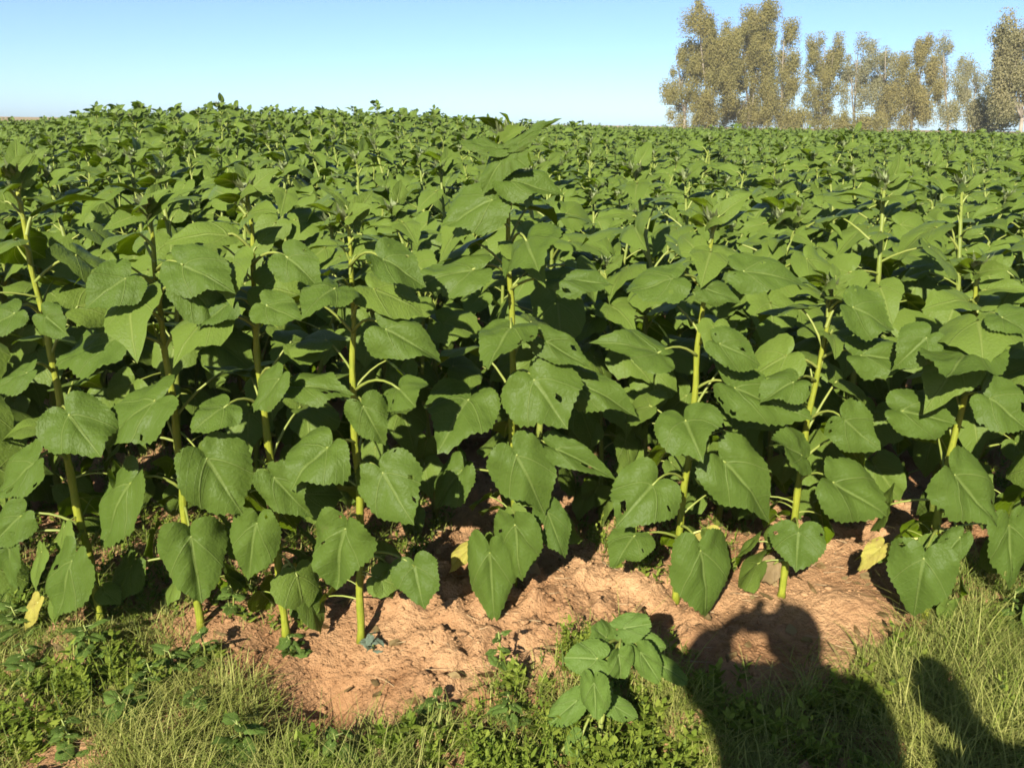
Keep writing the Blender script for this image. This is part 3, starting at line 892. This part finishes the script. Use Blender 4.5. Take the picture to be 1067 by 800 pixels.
M_BLUE = leaf_material('bluish_weed_leaf', (0.10, 0.155, 0.10), (0.16, 0.21, 0.15), (0.3, 0.35, 0.25), (0.16, 0.2, 0.14), 0.15)
broad_weed(244, 645, .12, 9, .055, 'leafy green weed between the second and third stems from the left')
broad_weed(213, 690, .13, 8, .05, 'upright toothed weed at the foot of the shaded stem')
broad_weed(158, 715, .10, 10, .055, 'dark green lobed weed amid wispy grass on the left')
broad_weed(30, 705, .12, 10, .055, 'broad weed clump at the left edge under the yellowed leaf')
broad_weed(70, 770, .11, 9, .05, 'weed half buried in tall pale grass near the bottom left corner')
broad_weed(302, 672, .07, 9, .05, 'flat rosette weed at the foot of the slender third stem')
broad_weed(388, 668, .06, 8, .045, 'small grey-green weed at the foot of the stem above the bare soil', M_BLUE)
broad_weed(310, 640, .11, 7, .05, 'pale yellowish weed right behind the slender third stem')
broad_weed(520, 700, .14, 9, .04, 'thin upright weed at the right end of the bare soil')
broad_weed(745, 590, .10, 10, .035, 'feathery weed tuft between the two bright stems right of centre')
broad_weed(1050, 655, .15, 9, .045, 'weed with narrow leaves at the right edge in tall grass')

# ---------------------------------------------------------------- gum trees beyond the field
def tree_leaf(name, a_, b_):
    return leaf_material(name, a_, b_, (0, 0, 0), tuple(x * 1.1 for x in a_), 0.45, veins=False, rough=0.6)
M_TREE = {'olive': tree_leaf('gum_leaf_olive', (0.235, 0.215, 0.075), (0.31, 0.275, 0.105)),
          'gold': tree_leaf('gum_leaf_gold', (0.25, 0.22, 0.08), (0.32, 0.28, 0.11)),
          'pale': tree_leaf('gum_leaf_pale', (0.25, 0.24, 0.13), (0.31, 0.295, 0.165)),
          'dark': tree_leaf('gum_leaf_dark', (0.25, 0.235, 0.12), (0.33, 0.30, 0.16))}
M_BARK = plain('pale_gum_bark', (0.20, 0.16, 0.115), (0.34, 0.29, 0.22), 2.5, 0.85, 0.5)
def gum_tree(D, trunk_px, lobes, kind, label, dens=1.0, name='gum_tree'):
    """lobes: (px, py, rx, ry) of foliage masses, at distance D; built at true size"""
    k = D / FPX
    b_ = on_plane_y(trunk_px[0], 140, D); bx = b_.x
    z0 = float(gz(bx, D))
    root = empty(name, (bx, D, z0), label, 'tree' if name == 'gum_tree' else 'shrub', 'gum trees beyond the field' if name == 'gum_tree' else None)
    q = random.Random(int(trunk_px[0] * 13 + D))
    V, Fs, n = [], [], 0
    cents = []
    tb = MB()
    tops = []
    for (px, py, rx, ry) in lobes:
        c0 = on_plane_y(px, py, D); rx, ry = rx * k * 1.1, ry * k; rd = min(rx, ry) * 1.0
        nb = max(9, int(rx * ry * 4.2 * dens))
        tops.append((c0, rx, ry))
        for _ in range(nb):
            while True:
                u = [q.uniform(-1, 1) for _ in range(3)]
                if 0.1 < sum(t * t for t in u) < 1: break
            cc = Vector((c0.x + u[0] * rx, D + u[1] * rd, c0.z + u[2] * ry))
            r_ = q.uniform(.4, 1.0)
            cents.append((cc, r_))
    for cc, r_ in cents:
        nl = int(q.uniform(330, 560) * r_ / .55)
        p = np.clip(rng.normal(size=(nl, 3)), -1.9, 1.9) * np.array((r_ * .42, r_ * .42, r_ * .62)) + np.array(cc)
        p[:, 2] = np.maximum(p[:, 2], z0 + .2)
        az = rng.random(nl) * 6.283; el = rng.normal(-1.0, .5, nl)
        ln = rng.uniform(.08, .16, nl); wd = ln * rng.uniform(.28, .45, nl)
        a3 = np.stack([np.cos(az) * np.cos(el), np.sin(az) * np.cos(el), np.sin(el)], 1)
        rv = (p - np.array(cc)) / (r_ * .5) + rng.normal(size=(nl, 3)) * .55 + np.array((0, -.25, .35)); s3 = np.cross(a3, rv); s3 /= np.linalg.norm(s3, axis=1, keepdims=True) + 1e-9
        v4 = np.stack([p, p + a3 * ln[:, None] * .5 + s3 * wd[:, None], p + a3 * ln[:, None], p + a3 * ln[:, None] * .5 - s3 * wd[:, None]], 1).reshape(-1, 3)
        i0 = n + np.arange(nl) * 4
        Fs.append(np.concatenate([np.stack([i0, i0 + 1, i0 + 2], 1), np.stack([i0, i0 + 2, i0 + 3], 1)]))
        V.append(v4); n += nl * 4
    V = np.concatenate(V) - np.array((bx, D, z0)); Fs = np.concatenate(Fs)
    co = big_mesh('crown', V, Fs, np.zeros((len(V), 2)), [M_TREE[kind]], smooth=False)
    co.parent = root
    # trunk that forks to every foliage mass
    o0 = Vector((bx, D, z0))
    zt = max(t[0].z + t[2] * .5 for t in tops)
    fork = Vector((0, 0, (zt - z0) * .28))
    rb = 0.014 * (zt - z0) + .05
    tb.tube([Vector((0, 0, -.1)), fork * .5 + Vector((.06, 0, 0)), fork], [rb, rb * .8, rb * .7], 9)
    for c0, rx, ry in tops:
        e_ = c0 - o0 + Vector((0, 0, ry * .5))
        tb.tube(bez(fork - Vector((0, 0, .05)), (fork + e_) / 2 + Vector((e_.x * .25, 0, 0)), e_, 6), list(np.linspace(rb * .55, .03, 6)), 7)
        for _ in range(7):
            u = [q.uniform(-.8, .8) for _ in range(3)]
            st = fork.lerp(e_, q.uniform(.35, .85)) 
            en = c0 - o0 + Vector((u[0] * rx, u[1] * min(rx, ry), u[2] * ry))
            tb.tube(bez(st, (st + en) / 2 + Vector((0, 0, .3)), en, 5), list(np.linspace(rb * .2, .015, 5)), 5)
    tb.build('trunk', M_BARK, root)

gum_tree(84, (712, 135), [(706, 82, 13, 30), (713, 112, 15, 20), (722, 60, 14, 26)], 'olive', 'thin ragged gum tree on the left fringe of the big clump', .8)
gum_tree(82, (738, 135), [(738, 50, 19, 34), (728, 22, 11, 15), (745, 88, 24, 34), (752, 62, 18, 26), (732, 116, 17, 16)], 'olive', 'broad rounded olive gum tree with twiggy left crown in the big clump', 1.3)
gum_tree(86, (778, 135), [(772, 54, 22, 36), (790, 26, 14, 26), (795, 58, 18, 26), (785, 95, 24, 30), (770, 118, 24, 14)], 'olive', 'tallest gum tree of the big clump, its peak nearly at the top of the picture', 1.3)
gum_tree(83, (812, 135), [(815, 62, 14, 34), (815, 98, 17, 26), (808, 120, 14, 12)], 'olive', 'narrow gum tree at the right flank of the big clump', 1.2)
gum_tree(88, (857, 137), [(858, 62, 18, 26), (866, 80, 12, 24), (857, 96, 16, 26), (855, 120, 13, 12)], 'olive', 'single columnar gum tree standing between two gaps of sky', .9)
gum_tree(90, (888, 138), [(893, 60, 13, 22), (886, 92, 10, 20)], 'pale', 'slim gum tree with bare forked stems beside the sky gap', .6)
gum_tree(86, (922, 138), [(921, 68, 20, 26), (914, 98, 17, 24), (925, 118, 15, 14)], 'pale', 'greyish olive gum tree with pointed crown beside the golden one', .85)
gum_tree(84, (948, 139), [(953, 80, 18, 32), (962, 60, 11, 18), (945, 108, 22, 24), (970, 105, 16, 24)], 'gold', 'golden-tinged dense gum tree in the middle of the right group')
gum_tree(92, (986, 139), [(981, 68, 10, 24), (984, 100, 14, 22)], 'pale', 'pale thin gum tree with a narrow pointed top', .55)
gum_tree(95, (1008, 140), [(1006, 84, 16, 26), (1016, 98, 12, 24)], 'pale', 'palest see-through gum tree beside the dark one at the edge', .5)
gum_tree(62, (1062, 142), [(1056, 38, 13, 26), (1066, 70, 20, 40), (1050, 100, 14, 26), (1046, 62, 8, 14)], 'dark', 'dark near gum tree cut off by the right picture edge', 1.2)
gum_tree(66, (1015, 140), [(1012, 122, 20, 14), (1040, 120, 20, 18)], 'dark', 'dark rounded bush at the foot of the pale see-through trees', 1.6, 'bush')
gum_tree(80, (885, 138), [(880, 128, 14, 8), (905, 128, 16, 9)], 'olive', 'low olive bush filling the gap beside the forked slim tree', 1.3, 'bush')
gum_tree(78, (835, 138), [(828, 126, 9, 9)], 'olive', 'small olive bush under the right flank of the big clump', 1.4, 'bush')

# ---------------------------------------------------------------- the photographer and an added child, whose shadows fall on the verge
M_SKIN = plain('skin', (0.28, 0.16, 0.10), (0.32, 0.18, 0.115), 30, 0.5)
M_SHIRT = plain('blue_cotton', (0.05, 0.08, 0.16), (0.07, 0.10, 0.19), 60, 0.9, 0.2)
M_TROUS = plain('khaki_cotton', (0.17, 0.13, 0.08), (0.2, 0.155, 0.1), 60, 0.9, 0.2)
M_HAIR = plain('dark_hair', (0.015, 0.011, 0.008), (0.03, 0.02, 0.013), 90, 0.6)
M_SHOE = plain('shoe_leather', (0.05, 0.03, 0.02), (0.07, 0.045, 0.03), 40, 0.5)
M_EYE = plain('eye', (0.5, 0.48, 0.45), (0.55, 0.53, 0.5), 10, 0.2)
M_PHONE = plain('phone_case', (0.012, 0.012, 0.014), (0.02, 0.02, 0.022), 10, 0.25)
M_GLASS = plain('screen_glass', (0.02, 0.022, 0.025), (0.025, 0.027, 0.03), 10, 0.08)
def skin(name, verts, edges, radii, mat, parent, root_i=0, sub=2):
    me = bpy.data.meshes.new(name)
    me.from_pydata([tuple(v) for v in verts], edges, [])
    me.materials.append(mat)
    o = bpy.data.objects.new(name, me); col.objects.link(o); o.parent = parent
    md = o.modifiers.new('skin', 'SKIN'); md.use_smooth_shade = True
    for i, sv in enumerate(me.skin_vertices[0].data):
        r_ = radii[i]; sv.radius = r_ if isinstance(r_, tuple) else (r_, r_)
        sv.use_root = (i == root_i)
    ss = o.modifiers.new('sub', 'SUBSURF'); ss.levels = ss.render_levels = sub
    return o
def person(root_loc, hip, chest, neck, head, sh, el, ha, knee, foot, k, label, hand_dir):
    """all joints in world space; sh, el, ha, knee, foot are (left, right) pairs; k scales the girths"""
    root = empty('person', root_loc, label, 'person')
    rl = Vector(root_loc)
    j = [Vector(p) - rl for p in (hip, chest, neck, head)]
    S = [Vector(p) - rl for p in sh]; E = [Vector(p) - rl for p in el]; Hn = [Vector(p) - rl for p in ha]
    K = [Vector(p) - rl for p in knee]; Ft = [Vector(p) - rl for p in foot]
    hp, ch, nk, hd = j
    V = [hp, (hp + ch) / 2, ch, nk, nk + (hd - nk) * .5, hd + Vector((0, 0, -.02 * k)), hd + Vector((0, -.01, .055 * k))]
    r_ = [(.16 * k, .12 * k), (.165 * k, .125 * k), (.165 * k, .115 * k), .06 * k, .056 * k, (.074 * k, .088 * k), (.07 * k, .085 * k)]
    Ed = [(0, 1), (1, 2), (2, 3), (3, 4), (4, 5), (5, 6)]
    # nose and ears
    for off, rr in ((Vector((0, .105, -.015)), .012), (Vector((.085, -.005, -.005)), .016), (Vector((-.085, -.005, -.005)), .016)):
        V.append(hd + off * k); r_.append(rr * k); Ed.append((5, len(V) - 1))
    for s in range(2):
        i0 = len(V)
        hipj = hp + Vector(((-.09, .09)[s] * k, 0, -.07 * k))
        V += [S[s], E[s], Hn[s]]; r_ += [.058 * k, .044 * k, .03 * k]
        Ed += [(2, i0), (i0, i0 + 1), (i0 + 1, i0 + 2)]
        V += [hipj, K[s], Ft[s]]; r_ += [.085 * k, .058 * k, .042 * k]
        Ed += [(0, i0 + 3), (i0 + 3, i0 + 4), (i0 + 4, i0 + 5)]
        # palm and five fingers
        hv = hand_dir[s].normalized(); side = hv.cross(Vector((0, .3, 1))).normalized(); nrm = side.cross(hv)
        palm = Hn[s] + hv * .05 * k
        ip = len(V); V.append(palm); r_.append((.034 * k, .02 * k)); Ed.append((i0 + 2, ip))
        for fi, (off, ln) in enumerate(((-.027, .062), (-.009, .074), (.009, .07), (.026, .055), (-.045, .05))):
            b0 = palm + hv * (.035 if fi < 4 else .0) * k + side * off * k
            m1 = b0 + hv * ln * .5 * k + nrm * .004 * k + (side * -.012 * k if fi == 4 else Vector((0, 0, 0)))
            e1 = b0 + hv * ln * .85 * k + nrm * .03 * k
            i1 = len(V); V += [b0, m1, e1]; r_ += [.0095 * k, .0088 * k, .0075 * k]
            Ed += [(ip, i1), (i1, i1 + 1), (i1 + 1, i1 + 2)]
    skin('body', V, Ed, r_, M_SKIN, root)
    # clothing and hair as children
    sv = [hp + Vector((0, 0, -.17 * k)), (hp + ch) / 2, ch, ch.lerp(nk, .6), hp + Vector((0, 0, -.02))]
    sr = [(.22 * k, .18 * k), (.21 * k, .16 * k), (.20 * k, .15 * k), .085 * k, (.215 * k, .17 * k)]
    se = [(0, 4), (4, 1), (1, 2), (2, 3)]
    for s in range(2):
        i0 = len(sv)
        sv += [S[s], E[s], E[s].lerp(Hn[s], .8)]; sr += [.092 * k, .078 * k, .062 * k]
        se += [(2, i0), (i0, i0 + 1), (i0 + 1, i0 + 2)]
    skin('shirt', sv, se, sr, M_SHIRT, root, 2)
    tv = [hp + Vector((0, 0, -.03 * k)), hp + Vector((0, 0, .10 * k))]; tr_ = [(.185 * k, .14 * k), (.18 * k, .14 * k)]; te = [(0, 1)]
    for s in range(2):
        i0 = len(tv)
        hipj = hp + Vector(((-.09, .09)[s] * k, 0, -.08 * k))
        tv += [hipj, K[s], Ft[s] + Vector((0, 0, .02))]; tr_ += [.10 * k, .076 * k, .062 * k]
        te += [(0, i0), (i0, i0 + 1), (i0 + 1, i0 + 2)]
    skin('trousers', tv, te, tr_, M_TROUS, root)
    for s in range(2):
        f0 = Ft[s] + Vector((0, -.03, -.035 * k))
        skin('shoe', [f0, f0 + Vector((0, .10 * k, -.01)), f0 + Vector((0, .20 * k, -.015))], [(0, 1), (1, 2)], [.048 * k, .046 * k, .036 * k], M_SHOE, root)
        eb = MB(); V8, F8 = ICO * .013 * k, ICF
        eb.add(V8, tri_list(F8)); eb.build('eye', M_EYE, root, hd + Vector(((-.032, .032)[s], .083, .005)) * k)
    hm = MB(); nu, nv = 20, 9
    hv_, hf_ = [], []
    for i in range(nv):
        t = i / (nv - 1) * R(112)
        for a_ in range(nu):
            u = 2 * math.pi * a_ / nu
            front = max(0.0, math.sin(u))
            tt = t * (1 - .42 * front)
            hv_.append((.088 * math.sin(tt) * math.cos(u) * k, (.103 * math.sin(tt) * math.sin(u) - .012) * k, (.112 * math.cos(tt) + .005 * math.sin(9 * u)) * k))
    for i in range(nv - 1):
        for a_ in range(nu):
            hf_.append((i * nu + a_, i * nu + (a_ + 1) % nu, (i + 1) * nu + (a_ + 1) % nu, (i + 1) * nu + a_))
    hm.add(hv_, hf_); hm.build('hair', M_HAIR, root, hd)
    return root
Zc = CAM_H
gp = float(gz(.05, -.33))
person((.05, -.33, gp), (.06, -.36, .93), (.06, -.35, 1.37), (.05, -.33, 1.535), (.03, -.275, Zc + .10),
       ((-.14, -.34, 1.515), (.21, -.34, 1.48)), ((-.235, -.22, 1.50), (.28, -.20, 1.19)), ((-.10, -.05, 1.53), (.13, -.06, 1.50)),
       ((-.05, -.33, .50), (.17, -.33, .50)), ((-.06, -.36, gp + .085), (.18, -.36, gp + .085)), 1.0,
       'person in blue shirt holding up a phone, seen only by the shadow', (Vector((.5, .12, .25)), Vector((-.35, .12, .5))))
gc = float(gz(.75, -.02))  # unseen child added as a guess to cast the second shadow
CS = 1.19     # child height factor
def kid(*ps): return tuple((p[0] - .10, p[1], gc + p[2] * CS) for p in ps)
person((.68, -.03, gc), *kid((.80, -.03, .62), (.755, -.02, .88), (.70, -.01, .99), (.62, 0, 1.10)),
       kid((.63, -.02, .93), (.885, -.02, .92)), kid((.62, -.03, .72), (.94, -.04, .71)), kid((.64, .0, .54), (.95, -.01, .53)),
       kid((.74, -.01, .34), (.86, -.01, .34)), kid((.74, -.03, .07), (.87, -.03, .07)), .82,
       'unseen child, a guess added to cast the shadow at lower right', (Vector((0, .05, -1)), Vector((0, .05, -1))))
# the phone in the hands, its lens where the picture is taken from
pr = empty('phone', CAM + Vector((.035, -.012, -.02)), 'black phone held up sideways to take the picture', 'phone')
pr.rotation_euler = (R(90) - PITCH, 0, 0)
def rbox(name, sx, sy, sz, rr, mat, parent, loc):
    mb = MB(); n = 6; out = []
    for cx, cy, a0 in ((1, 1, 0), (-1, 1, 90), (-1, -1, 180), (1, -1, 270)):
        for i in range(n):
            a_ = R(a0 + 90 * i / (n - 1)); out.append((cx * (sx - rr) + rr * math.cos(a_), cy * (sy - rr) + rr * math.sin(a_)))
    m_ = len(out)
    vs = [(x, y, -sz) for x, y in out] + [(x, y, sz) for x, y in out]
    fs = [tuple(range(m_ - 1, -1, -1)), tuple(range(m_, 2 * m_))] + [(i, (i + 1) % m_, m_ + (i + 1) % m_, m_ + i) for i in range(m_)]
    mb.add(vs, fs); return mb.build(name, mat, parent, loc, smooth=False)
rbox('case', .074, .037, .004, .008, M_PHONE, pr, (0, 0, 0))
rbox('screen', .068, .033, .0006, .004, M_GLASS, pr, (0, 0, .0046))

# ---------------------------------------------------------------- thin summer haze
hz = MB()
x0, x1, y0_, y1, z0_, z1 = -150, 150, -60, 140, -3, 22
hz.add([(x0, y0_, z0_), (x1, y0_, z0_), (x1, y1, z0_), (x0, y1, z0_), (x0, y0_, z1), (x1, y0_, z1), (x1, y1, z1), (x0, y1, z1)],
       [(3, 2, 1, 0), (4, 5, 6, 7), (0, 1, 5, 4), (1, 2, 6, 5), (2, 3, 7, 6), (3, 0, 4, 7)])
mt = bpy.data.materials.new('haze'); mt.use_nodes = True
for n_ in list(mt.node_tree.nodes):
    if n_.type == 'BSDF_PRINCIPLED': mt.node_tree.nodes.remove(n_)
pv = mt.node_tree.nodes.new('ShaderNodeVolumePrincipled')
pv.inputs['Color'].default_value = (0.92, 0.95, 0.96, 1); pv.inputs['Density'].default_value = 0.0006
mt.node_tree.links.new(pv.outputs[0], mt.node_tree.nodes['Material Output'].inputs['Volume'])
tag(hz.build('haze', mt, smooth=False), kind='stuff')
